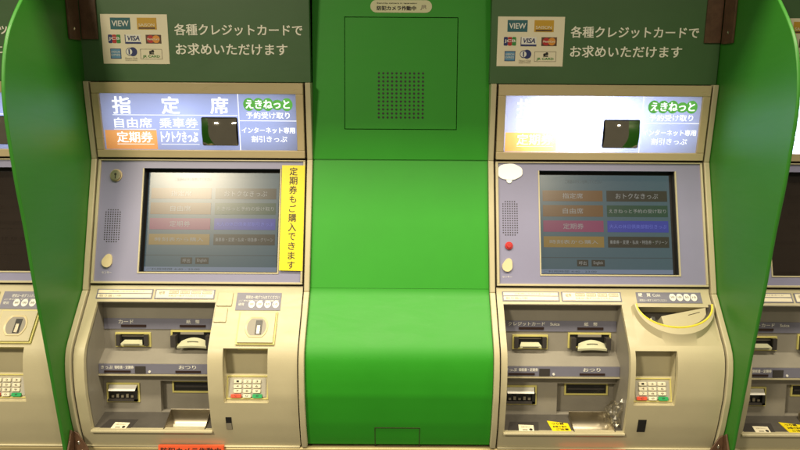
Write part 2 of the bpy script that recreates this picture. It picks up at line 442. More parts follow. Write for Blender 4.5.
    u = lambda a: gx0 + a * W
    v = lambda b: gz1 - b * H
    m = MB('d_bg'); m.quad(S, gx0, gx1, v(.955), gz1, D)
    m.use('d_bar').quad(S, gx0, gx1, gz0, v(.955), D)
    m.use('d_line').box(S, gx0, gx1, v(.842), v(.835), D, D + .0004)
    rows = [(.158, .268), (.308, .425), (.465, .580), (.625, .735)]
    cols = [('d_brown', 'd_brown', 'd_mag', 'd_gold'), ('d_dark', 'd_dgreen', 'd_blue', 'd_dark')]
    tx = [('指定席', '自由席', '定期券', '時刻表から購入'), ('おトクなきっぷ', 'えきねっと予約の受け取り', '大人の休日倶楽部割引きっぷ', '乗車券・変更・払戻・特急券・グリーン')]
    tw = [(.34, .34, .34, .80), (.70, .94, .94, .94)]
    for c in (0, 1):
        x0, x1 = (u(.025), u(.485)) if c == 0 else (u(.515), u(.980))
        for r, (a, b) in enumerate(rows):
            m.use(cols[c][r]).box(S, x0, x1, v(b), v(a), D, D + .0005)
            hh = (v(a) - v(b)) * (.5 if tw[c][r] < .8 else .36); mid = (v(a) + v(b)) / 2; hw = (x1 - x0) * tw[c][r] / 2; xm = (x0 + x1) / 2
            m.use('d_btext' if cols[c][r] == 'd_blue' else 'd_text').text(S, tx[c][r], xm - hw, xm + hw, mid - hh / 2, mid + hh / 2, D + .0009)
    for a, b, t in ((.275, .360, '呼出'), (.385, .485, 'English')):
        m.use('d_dark').box(S, u(a), u(b), v(.925), v(.860), D, D + .0005)
        m.use('d_text').text(S, t, u(a + .015), u(b - .015), v(.912), v(.873), D + .0009)
    m.use('d_line').text(S, 'ご希望のボタンを押してください', u(.2), u(.48), v(.085), v(.05), D + .0006)
    m.text(S, 'ご利用時間 4:40 - 23:00', u(.02), u(.42), v(.988), v(.966), D + .0006)
    m.build('display', scr, OFF)
    # speaker holes
    m = MB('ink')
    hx0, hx1, hz0, hz1 = (-.232, -.197, -.204, -.127) if A else (-.2400, -.2052, -.182, -.101)
    for i in range(7):
        for j in range(15):
            if (i in (0, 6)) and (j < 1 or j > 13): continue
            m.disc(S, hx0 + (hx1 - hx0) * i / 6, hz0 + (hz1 - hz0) * j / 14, .0016, .0005, .0013, n=8)
    m.build('speaker_holes', scr, OFF)
    # hand-rest drop
    bx, bz = (-.221, -.2530) if A else (-.232, -.2575)
    m = MB('knob'); pts = []
    for i in range(28):
        a = 2 * math.pi * i / 28; rr = .0125 * (1 + .62 * max(0, math.cos(a - R(72))) ** 5)
        pts.append((bx + rr * math.cos(a), bz + rr * math.sin(a)))
    m.prism(S, pts, .001, .006); m.use('white').text(S, 'センサー', bx - .012, bx + .012, bz - .027, bz - .022, .0016)
    m.build('call_knob', scr, OFF, bevel=.002)
    if A:
        m = MB('frame'); m.disc(S, -.212, -.043, .0150, .001, .004, n=28)
        m.use('steel').disc(S, -.212, -.043, .0125, .004, .008, n=28); m.use('ink').box(S, -.2132, -.2108, -.052, -.040, .008, .0084)
        m.disc(S, -.212, -.041, .003, .008, .0085)
        m.build('lock', scr, OFF, bevel=.0008)
        m = MB('yellow'); pts = [(.2005, -.0165), (.2575, -.0165), (.2575, -.2715), (.2005, -.2705)]
        m.prism(S, pts, .0065, .0072)
        t = '定期券もご購入できます'
        m.use('ink')
        for i, ch in enumerate(t):
            zc = -.0315 - i * .0226; hh = .0200 if ch not in 'もごできます' else .0178
            hw = .0098 if ch not in 'もごできます' else .0085
            m.text(S, ch, .2295 - hw, .2295 + hw, zc - hh / 2, zc + hh / 2, .0076, bold=.012)
        tag(m.build('sticker', scr, OFF), 'yellow vertical sticker with black lettering')
    else:
        m = MB('gloss'); pts = []
        for i in range(40):
            a = 2 * math.pi * i / 40; bump = 1 + .045 * abs(math.sin(a * 3.5))
            pts.append((-.2225 + .0320 * bump * math.cos(a), -.0285 + .0200 * bump * math.sin(a)))
        m.prism(S, pts, .001, .004); m.disc(S, -.2235, -.0495, .007, .001, .0036)
        m.build('cloud_sticker', scr, OFF, bevel=.001)
        m = MB('red'); m.disc(S, -.2269, -.2080, .0095, .001, .005, n=24); m.use('crimson').disc(S, -.2269, -.2080, .006, .005, .008, n=20)
        m.build('call_lamp', scr, OFF, bevel=.0008)
    # --- plates above the alcove
    def info(name, x0, x1, kind2):
        z0, z1 = -.3375, -.3165
        q = MB('strip'); q.box(S, x0, x1, z0, z1, .0, .0014, nz=3)
        if kind2 == 1:
            for a, b in ((z0 + .0115, z1 - .002), (z0 + .002, z0 + .0095)):
                q.use('plate').box(S, x0 + .003, x1 - .003, a, b, .0014, .002, nz=2)
            q.use('greyink').text(S, 'ご利用いただけるカード', x0 + .03, x1 - .02, z0 + .0135, z1 - .0045, .0026)
            q.text(S, '取り扱い中', x0 + .008, x0 + .06, z0 + .0035, z0 + .008, .0026)
        else:
            q.use('plate').box(S, x0 + .003, x1 - .003, z0 + .002, z1 - .002, .0014, .002, nz=3)
            q.use('greyink').text(S, '紙幣', x0 + .010, x0 + .024, z0 + .009, z0 + .016, .0026)
            for i in range(4):
                a = x0 + .034 + i * .027
                q.use('greyink').ring(S, a, a + .023, z0 + .0105, z1 - .004, .0012, .002, .0026)
                q.text(S, ('10000', '5000', '2000', '1000')[i], a + .003, a + .020, z0 + .0125, z1 - .006, .0028)
            q.text(S, 'お札は一枚ずつ入れてください', x0 + .034, x1 - .02, z0 + .0045, z0 + .0085, .0026)
        return q.build(name, root, OFF)
    info('information_plate', -.243 + s * .5, -.106 + s * .3, 1); info('information_plate', -.1005 + s * .3, .0445 + s * .3, 2)
    # --- slot alcove
    YB = -.066
    T1 = vert(YB); LED = plane((-.104, -.494), (YB, -.468)); STP = vert(-.104); T2 = vert(-.080); FL = plane((-.158, -.645), (-.080, -.625))
    rx0, rx1, rz0, rz1 = -.100 + s, ax1, -.624, -.545
    m = MB('taupe')
    m.quad(T1, ax0, ax1, -.468, -.325); m.quad(LED, ax0, ax1, 0, LED.L)
    m.quad(STP, ax0, ax1, -.5225, -.494); m.add([(ax0, -.104, -.5225), (ax1, -.104, -.5225), (ax1, -.080, -.5265), (ax0, -.080, -.5265)], [(0, 1, 2, 3)])
    m.grid(T2, [ax0, ax1], [-.6255, -.5265], [(rx0, rx1, rz0, rz1)])
    back = -.058
    m.quad(vert(back), rx0, rx1, rz0, rz1)
    m.add([(rx0, -.08, rz0), (rx0, -.08, rz1), (rx0, back, rz1), (rx0, back, rz0)], [(0, 1, 2, 3)])
    m.add([(rx0, -.08, rz1), (rx1, -.08, rz1), (rx1, back, rz1), (rx0, back, rz1)], [(0, 1, 2, 3)])
    m.add([(rx0, -.08, rz0), (rx1, -.08, rz0), (rx1, back, rz0), (rx0, back, rz0)], [(3, 2, 1, 0)])
    for xx in (ax0, ax1):                                # side walls
        pr = [(prof(z)[0] + .012, z) for z in zs(-.646, -.325, 16)]
        m.add([(xx, y, z) for y, z in pr] + [(xx, -.05, pr[-1][1]), (xx, -.05, pr[0][1])], [tuple(range(len(pr) + 2))])
    m.add([(ax0, -.10, AZ1 - .001), (ax1, -.10, AZ1 - .001), (ax1, -.05, AZ1 + .004), (ax0, -.05, AZ1 + .004)], [(0, 1, 2, 3)])
    m.use('floor').grid(FL, [ax0, ax1], [0, FL.L], [(-.072 + s, .026 + s, .0045, .0740)])
    alc = m.build('slot_alcove', root, OFF)
    m = MB('strip')
    m.box(T1, ax0 + .001, ax1 - .001, -.4180, -.3915, 0, .002); m.box(STP, ax0 + .001, ax1 - .001, -.5190, -.4950, 0, .002)
    m.use('cream').box(STP, ax0 + .0005, ax1 - .0005, -.5235, -.5200, -.004, .004)
    m.build('label_strip', alc, OFF)
    o = .0026
    def letter(F, t, a, b, c, d, bold=.022):
        MB('white').text(F, t, a, b, c, d, o, bold=bold).build('lettering', alc, OFF)
    if A: letter(T1, 'カード', -.197, -.160, -.4045, -.3945)
    else: letter(T1, 'クレジットカード　Suica', -.2265, -.100, -.4035, -.3940)
    letter(T1, '紙　幣', -.036 + s, -.003 + s, -.4035, -.394)
    letter(STP, 'きっぷ', -.2335 + s, -.205 + s, -.507, -.4985); letter(STP, '領収書・定期券', -.201 + s, -.154 + s, -.507, -.4985, .03)
    letter(STP, 'おつり', -.045 + s, -.003 + s, -.507, -.4975)
    for F, a, b, c, d in ((T1, -.1965, -.135, -.4125, -.4070), (T1, -.052, .0115, -.4125, -.4070), (STP, -.2255, -.162, -.5155, -.5108), (STP, -.053, .008, -.5155, -.5108)):
        m = MB('lampbar'); m.box(F, a + s, b + s, c, d, .002, .004); m.build('indicator_bar', alc, OFF)
    m = MB('dark'); m.box(STP, -.151 + s, -.1255 + s, -.5175, -.5000, .002, .0035)
    m.use('white').disc(STP, -.116 + s, -.5135, .0028, .002, .004); m.build('sensor', alc, OFF)

    def slot(name, F, x0, x1, z0, z1, tongue):
        q = MB('yelline'); q.ring(F, x0, x1, z0, z1, .004, 0, .004)
        q.use('black').quad(F, x0 + .004, x1 - .004, z0 + .004, z1 - .004, .0008)
        a, b, c, d = x0 + .004, x1 - .004, z0 + .004, z1 - .004
        if tongue == 'card':
            q.use('dark').box(F, a, a + .010, c, d, .001, .012); q.box(F, b - .010, b, c, d, .001, .012)
            q.use('bill').add([F(a + .018, c + .013, .001), F(b - .018, c + .013, .001), F(b - .013, c + .007, .014), F(a + .013, c + .007, .014),
                               F(b - .013, c + .002, .014), F(a + .013, c + .002, .014)], [(0, 3, 2, 1), (3, 5, 4, 2)])
            q.use('ink').box(F, a + .020, b - .020, c + .0035, c + .0050, .0140, .0146)
            q.use('steel').box(F, a + .012, b - .012, d - .006, d - .004, .001, .004)
        elif tongue == 'bill':
            q.use('dark').box(F, a, a + .012, c - .004, d - .006, .001, .020); q.box(F, b - .012, b, c - .004, d - .006, .001, .020)
            q.use('bill'); n = 10; pts = []; top = []
            for i in range(n + 1):
                t = i / n; x = a + .022 + (b - a - .034) * t; h = .009 * math.sin(math.pi * t)
                top.append(F(x, c + .008 + h, .004)); pts.append(F(a + .016 + (b - a - .026) * t, c - .001 + h * .25, .022))
            low = [p + Vector((0, .001, -.005)) for p in pts]
            q.add(top + pts + low, [(i, n + 1 + i, n + 2 + i, i + 1) for i in range(n)] + [(n + 1 + i, 2 * n + 2 + i, 2 * n + 3 + i, n + 2 + i) for i in range(n)])
            q.use('ink').tube([(p + r) / 2 + Vector((0, -.002, .0012)) for p, r in zip(top[3:-3], pts[3:-3])], .0008, 6)
            q.use('taupe').box(F, a + .020, b - .020, d - .006, d, .001, .005)
        elif tongue == 'ticket':
            q.use('white').add([F(a + .002, d - .001, .002), F(b - .002, d - .001, .002), F(b - .004, d - .013, .014), F(a + .004, d - .013, .014)], [(0, 3, 2, 1)])
            q.use('dark').box(F, a, b, c, c + .005, .001, .010)
            q.use('greyink')
            for i in range(5): q.box(F, a + .008 + i * .012, a + .014 + i * .012, c + .008, c + .013 + .003 * (i % 2), .001, .005)
            q.use('black').box(F, b - .008, b, c, d - .014, .001, .010)
        else:
            q.use('dark').box(F, a + .004, b - .004, (c + d) / 2 - .002, (c + d) / 2 + .002, .001, .004)
        return q.build(name, alc, OFF)
    slot('card_slot', T1, -.2115 + s, -.1245 + s, -.4625, -.4265, 'card')
    slot('bill_slot', T1, -.0745 + s, .0310 + s, -.4590, -.4205, 'bill')
    slot('ticket_slot', T2, -.2320 + s, -.1510 + s, -.5985, -.5500, 'ticket')
    slot('change_slot', vert(back), -.0775 + s, .0310 + s, -.5815, -.5500, 'change')
    # coin tray: a steel trough let into the floor
    m = MB('steel')
    prf = [(.0735, .014), (.0725, .004), (.0700, -.008), (.0650, -.017), (.0570, -.023), (.0460, -.0265), (.0340, -.0265), (.0230, -.0235), (.0140, -.017), (.0080, -.009), (.0045, .0005)]
    n = len(prf) - 1; a, b = -.072 + s, .026 + s; ins = lambda o: .006 * min(1, max(0, -o / .014))
    vs = []
    for t, o in prf: vs += [FL(a + ins(o), t, o), FL(b - ins(o), t, o)]
    m.add(vs, [(2 * i, 2 * i + 1, 2 * i + 3, 2 * i + 2) for i in range(n)])
    m.add([FL(a + ins(o), t, o) for t, o in prf], [tuple(range(n + 1))]); m.add([FL(b - ins(o), t, o) for t, o in prf], [tuple(range(n + 1))[::-1]])
    m.tube([FL(a, .0045, .001), FL(a, .066, .001), FL(a, .0735, .014), FL(b, .0735, .014), FL(b, .066, .001), FL(b, .0045, .001)], .0015, 8)
    m.build('coin_tray', alc, OFF)
    # notices lying on the alcove floor
    m = MB('plate'); nx = -.184 + s + (.004 if A else 0)
    m.use('dark').prism(FL, [(nx - .050, .004), (nx + .026, .004), (nx + .034, .050), (nx - .036, .050)], 0, .0005); m.use('plate')
    m.prism(FL, [(nx - .020, .008), (nx + .016, .006), (nx + .019, .036), (nx - .017, .038)], .0005, .0012)
    m.use('greyink').box(FL, nx - .010, nx + .002, .016, .020, .0012, .0016); m.use('ink').disc(FL, nx + .010, .019, .004, .0012, .0018)
    m.use('greyink').text(FL, 'お取り忘れなく', nx - .012, nx + .012, .026, .031, .0017)
    m.build('notice', alc, OFF)
    if not A:
        m = MB('yellow'); yx = -.107
        m.prism(FL, [(yx - .018, .003), (yx + .026, .004), (yx + .023, .044), (yx - .026, .054)], 0, .001)
        m.use('ink').text(FL, 'つり銭', yx - .017, yx + .012, .038, .046, .0015, bold=.02); m.text(FL, 'お取り忘れ', yx - .016, yx + .018, .027, .034, .0015, bold=.02)
        m.text(FL, 'ご注意', yx - .010, yx + .020, .017, .024, .0015, bold=.02); m.prism(FL, [(yx - .013, .006), (yx + .022, .007), (yx + .022, .013), (yx - .014, .012)], .001, .0015)
        tag(m.build('sticker', alc, OFF), 'small yellow warning sticker with black print')
    # --- right hand side: coin label, coin opening, keypad
    lx0, lx1, lz0, lz1 = (.101, .2085, -.3600, -.3235) if A else (.080, .2375, -.3395, -.3165)
    m = MB('strip'); m.box(S, lx0, lx1, lz0, lz1, 0, .0014, nz=5)
    m.use('white')
    if A:
        m.text(S, '硬貨は一枚ずつ入れてください', lx0 + .022, lx1 - .005, lz1 - .013, lz1 - .006, .002)
        m.text(S, 'ご利用できる硬貨', lx0 + .006, lx1 - .005, lz1 - .0185, lz1 - .0155, .002)
        m.text(S, '硬貨', lx0 + .006, lx0 + .020, lz0 + .009, lz0 + .015, .002)
    else:
        m.text(S, '硬', lx0 + .005, lx0 + .015, lz1 - .0105, lz1 - .002, .002, bold=.02); m.text(S, '貨', lx0 + .025, lx0 + .035, lz1 - .0105, lz1 - .002, .002, bold=.02)
        m.text(S, 'Coin', lx0 + .040, lx0 + .058, lz1 - .010, lz1 - .004, .002)
        m.text(S, '硬貨は一枚ずつ入れてください', lx0 + .006, lx0 + .072, lz0 + .003, lz0 + .0075, .002)
    for i, t in enumerate(('500', '100', '50', '10')):
        c = (lx0 + .038 + i * .0192, lz0 + .0125) if A else (lx0 + .0875 + i * .0172, lz0 + .0118)
        m.use('white').disc(S, c[0], c[1], .0078, .0014, .002); m.use('ink').text(S, t, c[0] - .0045, c[0] + .0045, c[1] - .002, c[1] + .002, .0026)
    m.build('coin_label', root, OFF)
    if A:
        F = plane((S(0, -.4285)[1] - .001, -.4285), (S(0, -.3640)[1] - .001, -.3640)); Lh = F.L
        m = MB('yelline'); m.box(F, .1142, .2043, -.0008, Lh + .0008, -.03, .0045)
        m.use('cream').box(F, .1175, .2010, .0025, Lh - .0025, .0045, .0085)
        cu, cv = .1595, Lh / 2
        m.use('knob'); nn = 32
        ov = lambda r, o: [F(cu + .0275 * r * math.cos(2 * math.pi * i / nn), cv + .0265 * r * max(-.84, min(.84, math.sin(2 * math.pi * i / nn))) / .84, o) for i in range(nn)]
        a, b, c = ov(1, .0086), ov(.96, .0105), ov(.82, .0088)
        m.add(a + b + c, [(i, (i + 1) % nn, nn + (i + 1) % nn, nn + i) for i in range(nn)] + [(nn + i, nn + (i + 1) % nn, 2 * nn + (i + 1) % nn, 2 * nn + i) for i in range(nn)])
        m.use('taupe').add(c, [tuple(range(nn))])  # darker taupe stands in for the shade inside the oval
        m.use('black').box(F, cu - .0025, cu + .0125, cv - .019, cv + .017, .0089, .0098); m.use('steel').box(F, cu + .001, cu + .009, cv - .018, cv + .004, .0098, .0108)
        m.build('coin_insert', root, OFF, bevel=.0012)
        m = MB('cream'); m.rbox(S, .0545, .0915, -.352, -.3235, -.001, .003, r=.002); m.rbox(S, .0535, .0835, -.385, -.3555, -.001, .003, r=.002)
        m.build('hinge_cover', root, OFF, bevel=.001)
    else:
        hx0, hx1, hz0, hz1 = holes[2]
        m = MB('cream')
        angs = [math.pi + math.pi * i / 40 for i in range(41)] + [math.atan2(hz0 - BZ, hx0 - BX) + 2 * math.pi, math.atan2(hz0 - BZ, hx1 - BX) + 2 * math.pi]
        angs = sorted(angs); N = len(angs) - 1; inner = []; rings = [[], [], [], [], []]
        for a in angs:
            c, q = math.cos(a), math.sin(a)
            for k, (ex, ez, o) in enumerate(((0, 0, .014), (.002, .003, .0175), (.004, .014, .0165), (.007, .025, .003))):
                rings[k].append((BX + (BRX + ex) * c, BZ + (BRZ + ez) * q, o))
            k = min(((hx1 if c > 0 else hx0) - BX) / c if abs(c) > 1e-6 else 9, (hz0 - BZ) / q if abs(q) > 1e-6 else 9)
            rings[4].append((BX + c * k, BZ + q * k, 0.0))
        inner = rings[0]; M1 = N + 1
        m.add([S(*p) for rg in rings for p in rg], [(k * M1 + i, (k + 1) * M1 + i, (k + 1) * M1 + i + 1, k * M1 + i + 1) for k in range(4) for i in range(N)])
        m.box(S, hx0, hx1, BZ, hz1, -.03, .0)
        bowl = m.build('coin_bowl', root, OFF)
        m = MB('yeltrim'); m.tube([S(x, z, .0155) for x, z, o in inner], .0026, 10); m.build('trim', bowl, OFF)
        m = MB('floor')
        low = [S(BX + .93 * (x - BX), BZ + .95 * (z - BZ), 0) + Vector((0, .045, -.004)) for x, z, o in inner]
        vs = [S(*p) for p in inner] + low
        m.add(vs, [(i, i + 1, M1 + i + 1, M1 + i) for i in range(N)]); m.add(low, [tuple(range(M1))])
        m.build('bowl_lining', bowl, OFF)
        m = MB('cream')
        d = lambda x, z, o: S(x, z, o)
        pts = [(.131, -.366), (.243, -.3475), (.240, -.362), (.225, -.378), (.200, -.387), (.160, -.391), (.134, -.390)]
        m.prism(S, pts, -.03, -.001); m.use('groove').prism(S, [(.196, -.3630), (.226, -.3565), (.226, -.358), (.196, -.3645)], -.002, -.0003)
        m.build('return_flap', bowl, OFF, bevel=.002)
        m = MB('steel'); m.box(S, .106, .109, -.386, -.368, -.03, -.006); m.use('black').box(S, .110, .119, -.388, -.364, -.03, -.010)
        m.build('coin_gate', bowl, OFF)
    # keypad recess
    yb = -.136
    KP = plane((-.162, kz0 - .0005), (yb - .010, kz1 - .068))
    m = MB('cream')
    m.quad(vert(yb), kx0, kx1, kz1 - .075, kz1 + .02)
    m.quad(KP, kx0, kx1, 0, KP.L)
    m.use('cream')
    for xx in (kx0, kx1):
        pr = [(prof(z)[0] + .012, z) for z in zs(kz0 - .002, kz1, 10)]
        m.add([(xx, y, z) for y, z in pr] + [(xx, yb + .01, pr[-1][1]), (xx, yb + .01, pr[0][1])], [tuple(range(len(pr) + 2))])
    m.add([(kx0, S(0, kz1)[1] + .012, kz1 - .001), (kx1, S(0, kz1)[1] + .012, kz1 - .001), (kx1, yb, kz1 + .003), (kx0, yb, kz1 + .003)], [(0, 1, 2, 3)])
    rec = m.build('keypad_recess', root, OFF)
    m = MB('yelline'); kw = kx1 - kx0
    m.ring(KP, kx0 + .003, kx1 - .003, .006, KP.L - .004, .0022, 0, .0022)
    m.use('keyplate').box(KP, kx0 + .009, kx1 - .009, .012, KP.L - .010, 0, .002)
    m.build('keypad_plate', rec, OFF)
    cxk = (kx0 + kx1) / 2 + .004; kh = (KP.L - .020) / 4
    for r in range(4):
        for c in range(3):
            a = cxk - .036 + c * .0225; t0 = .0095 + (3 - r) * kh
            k = 'redkey' if (r, c) == (3, 0) else 'greenkey' if (r, c) == (3, 2) else 'key'
            m = MB(k); x0 = a - (.006 if k == 'redkey' else 0); x1 = a + .0185 + (.004 if k == 'greenkey' else 0)
            m.rbox(KP, x0, x1, t0, t0 + kh - .0028, .002, .006, r=.002)
            ch = '123456789C0#'[r * 3 + c]
            m.use('ink').text(KP, ch, (x0 + x1) / 2 - .003, (x0 + x1) / 2 + .003, t0 + kh * .22, t0 + kh * .62, .0063)
            m.build('key', rec, OFF, bevel=.0008)
    ix0, ix1 = (.0865, .1000) if A else (.0700, .0890)
    m = MB('black'); m.box(S, ix0, ix1, -.637, -.604, 0, .0014, nz=3)
    if A: m.use('greyink').box(S, ix0 + .0005, ix1 - .0005, -.6365, -.620, .0014, .002, nz=2)
    m.build('receiver_window', root, OFF)
    return root

PITCH = .5655
CX = .4945
left = ticket_machine('A', -CX, 'ticket machine with a vertical yellow sticker beside its screen, left of the green cabinet')
right = ticket_machine('B', CX, 'ticket machine with white cloud sticker and yellow-edged coin bowl, right of the green cabinet')
n1 = copy_tree(left); n1.location.x = -CX - PITCH; n1['label'] = 'ticket machine mostly hidden behind the left green partition, only its keypad side showing'
n2 = copy_tree(right); n2.location.x = CX + PITCH; n2['label'] = 'ticket machine mostly hidden behind the right green partition, only its card slots showing'

for n in (n1, n2):                                       # the neighbours' screens are switched off
    for o in [c for c in bpy.data.objects if c.name.startswith('display')]:
        if o.parent and o.parent.parent == n:
            me = o.data.copy(); me.materials.clear(); me.materials.append(K['screenoff']); o.data = me
            for p in me.polygons: p.material_index = 0

# ------------------------------------------------------------------ fascia boards over the machines
FO = -.008
def logos(F, par, dx, dz):
    o = .0016
    X = lambda a: a + dx
    def L(m): return m.build('card_logo', par)
    m = MB('teal'); m.box(F, X(-.2368), X(-.1890), .3075, .3345, .001, o); m.use('white').text(F, 'VIEW', X(-.2330), X(-.1925), .3145, .3275, .002, bold=.02); L(m)
    m = MB('gold'); m.box(F, X(-.1725), X(-.1260), .3075, .3345, .001, o); m.use('plate').text(F, 'SAISON', X(-.1690), X(-.1310), .3145, .3215, .002, bold=.02)
    m.use('brown').box(F, X(-.1690), X(-.1300), .3090, .3125, o, .002); L(m)
    m = MB('navy'); m.rbox(F, X(-.2445), X(-.2350), .2755, .2955, .001, o, .002); m.use('crimson').rbox(F, X(-.2345), X(-.2250), .2755, .2955, .001, o, .002)
    m.use('leaf').rbox(F, X(-.2245), X(-.2150), .2755, .2955, .001, o, .002); m.use('white').text(F, 'JCB', X(-.2430), X(-.2165), .2815, .2900, .002, bold=.03); L(m)
    m = MB('white'); m.box(F, X(-.2040), X(-.1660), .2755, .2955, .001, o); m.use('navy').text(F, 'VISA', X(-.2000), X(-.1690), .2815, .2930, .002, bold=.03, shear=.2)
    m.box(F, X(-.2040), X(-.1660), .2745, .2785, o, .0021); m.box(F, X(-.2040), X(-.2025), .2785, .2955, o, .0021); L(m)
    m = MB('brown'); m.box(F, X(-.1540), X(-.1170), .2752, .2955, .001, o); m.use('crimson').disc(F, X(-.1425), .2853, .0090, o, .0020); m.use('orangep').disc(F, X(-.1290), .2853, .0090, o, .0023)
    m.use('plate').text(F, 'MasterCard', X(-.1500), X(-.1220), .2830, .2880, .0028, bold=.03); L(m)
    m = MB('sky'); m.box(F, X(-.2414), X(-.2160), .2395, .2630, .001, o); m.use('white').text(F, 'AMERICAN', X(-.2395), X(-.2180), .2530, .2575, .002); m.text(F, 'EXPRESS', X(-.2395), X(-.2180), .2460, .2505, .002)
    m.use('navy').ring(F, X(-.2414), X(-.2160), .2395, .2630, .0012, o, .002); L(m)
    m = MB('navy'); m.disc(F, X(-.1875), .2558, .0105, .001, o, n=24); m.disc(F, X(-.1955), .2558, .0090, .001, .0015, n=24); m.use('white').disc(F, X(-.1960), .2558, .0072, o, .002, n=24)
    m.use('navy').box(F, X(-.1975), X(-.1945), .2500, .2615, .002, .0024); m.use('greyink').text(F, 'Diners Club', X(-.2065), X(-.1775), .2385, .2425, .002)
    m.text(F, 'INTERNATIONAL', X(-.2065), X(-.1775), .2345, .2370, .002); L(m)
    m = MB('greyink'); m.ring(F, X(-.1695), X(-.1170), .2385, .2625, .0010, .001, o); m.use('leaf').text(F, 'JR CARD', X(-.1640), X(-.1230), .2410, .2480, .002, bold=.02)
    m.use('ink').disc(F, X(-.1450), .2550, .0032, .001, o, n=12); m.disc(F, X(-.1395), .2570, .0036, .001, o, n=12); m.box(F, X(-.1480), X(-.1365), .2500, .2525, .001, o); L(m)

def fascia(cx, dx, label, grp='green fascia boards over the ticket machines'):
    root = empty('fascia_board', (cx, 0, 0), label, 'fascia board', grp)
    F = lambda x, t, o=0.0: S(x, t, o + FO) + Vector((0, 0, ZC))
    m = MB('fascia'); m.box(F, -HW - .003, .2745, .186, .66, -.02, 0); m.build('board', root, bevel=.001)
    X = lambda a: a + dx
    m = MB('offwhite'); m.text(F, '各種クレジットカードで', X(-.0505), X(.2575), .2945, .3215, .0008, bold=.018).build('lettering', root); m = MB('offwhite'); m.text(F, 'お求めいただけます', X(-.0495), X(.2205), .2490, .2765, .0008, bold=.018)
    m.build('lettering', root)
    m = MB('plate'); m.box(F, X(-.2260), X(-.0660), .2275, .3425, 0, .001); cs = m.build('card_sign', root)
    logos(F, cs, dx + .034, 0)
    return root
fascia(-CX, 0.0, 'dull green board with card logos and white lettering above the yellow-stickered left machine')
fascia(CX, -.037, 'dull green board with card logos and lettering above the right machine with cloud sticker')
fascia(-CX - PITCH, 0.0, 'dull green board barely showing past the far left partition at the top corner')
fascia(CX + PITCH, .018, 'dull green board with cut-off card logos past the far right partition')

# ------------------------------------------------------------------ green cabinet between the machines
CW = .2183
cab = empty('equipment_cabinet', (0, 0, ZC - BASE), 'bright green cabinet with speaker grille and access door between two ticket machines', 'cabinet')
UP = vert(.001)
m = MB('green'); dx0, dx1, dz0, dz1 = -.1398, .1398, .0750, .3485
m.grid(UP, [-CW, CW], [.003, .70], [(dx0, dx1, dz0, dz1)]); m.box(UP, -CW, CW, .001, .0032, -.03, .0002)
m.box(UP, -CW, CW, .003, .70, -.05, -.02)
for a, b, c, d in ((dx0 - .004, dx0, dz0, dz1), (dx1, dx1 + .004, dz0, dz1)): m.box(UP, a, b, c, d, -.018, -.0005)
m.build('upper_panel', cab, OFF)
m = MB('green'); g = .0016; m.box(UP, dx0 + g, dx1 - g, dz0 + g, dz1 - g, -.012, 0); door = m.build('access_door', cab, OFF, bevel=.0006)
m = MB('ink')
for i in range(11):
    for j in range(12):
        m.disc(UP, -.0545 + .0109 * i, .1050 + .0098 * j, .0028, .0002, .0006, n=10)
m.build('speaker_grille', door, OFF)
m = MB('groove'); m.box(UP, dx0 - .002, dx1 + .002, dz0 - .002, dz1 + .002, -.019, -.0130); m.build('joint', cab, OFF)
m = MB('green')
SC = lambda x, t, o=0.0: S(x, t, o - .004)
m.box(SC, -CW, CW, -.3110, .0004, -.03, 0); m.build('middle_panel', cab, OFF, bevel=.0004)
m = MB('green'); hx0, hx1, hz1 = -.0574, .0503, -.6330
m.box(SC, -CW, CW, -.682, -.3114, -.03, .0004, nz=44)
m.build('lower_panel', cab, OFF, bevel=.0004)
m = MB('groove'); m.ring(SC, hx0, hx1, -.690, hz1, .0016, 0, .0013); m.build('service_hatch', cab, OFF)
m = MB('plategreen')
pts = []
for c, a0 in ((.0600, -90), (-.0610, 90)):
    for i in range(13): a = R(a0 + 180 * i / 12); pts.append((c + .0148 * math.cos(a), .3735 + .0150 * math.sin(a)))
m.prism(UP, pts, 0, .0012); pl = m.build('name_plate', cab, OFF)
m = MB('ink'); m.text(UP, '防犯カメラ作動中', -.060, .036, .3635, .3745, .0018, bold=.03); m.text(UP, 'Security camera in operation', -.060, .038, .3785, .3825, .0018, bold=.02)
m.use('greyink').text(UP, 'JR', .046, .061, .3650, .3770, .0018, bold=.02, shear=.15)
m.build('lettering', pl, OFF)

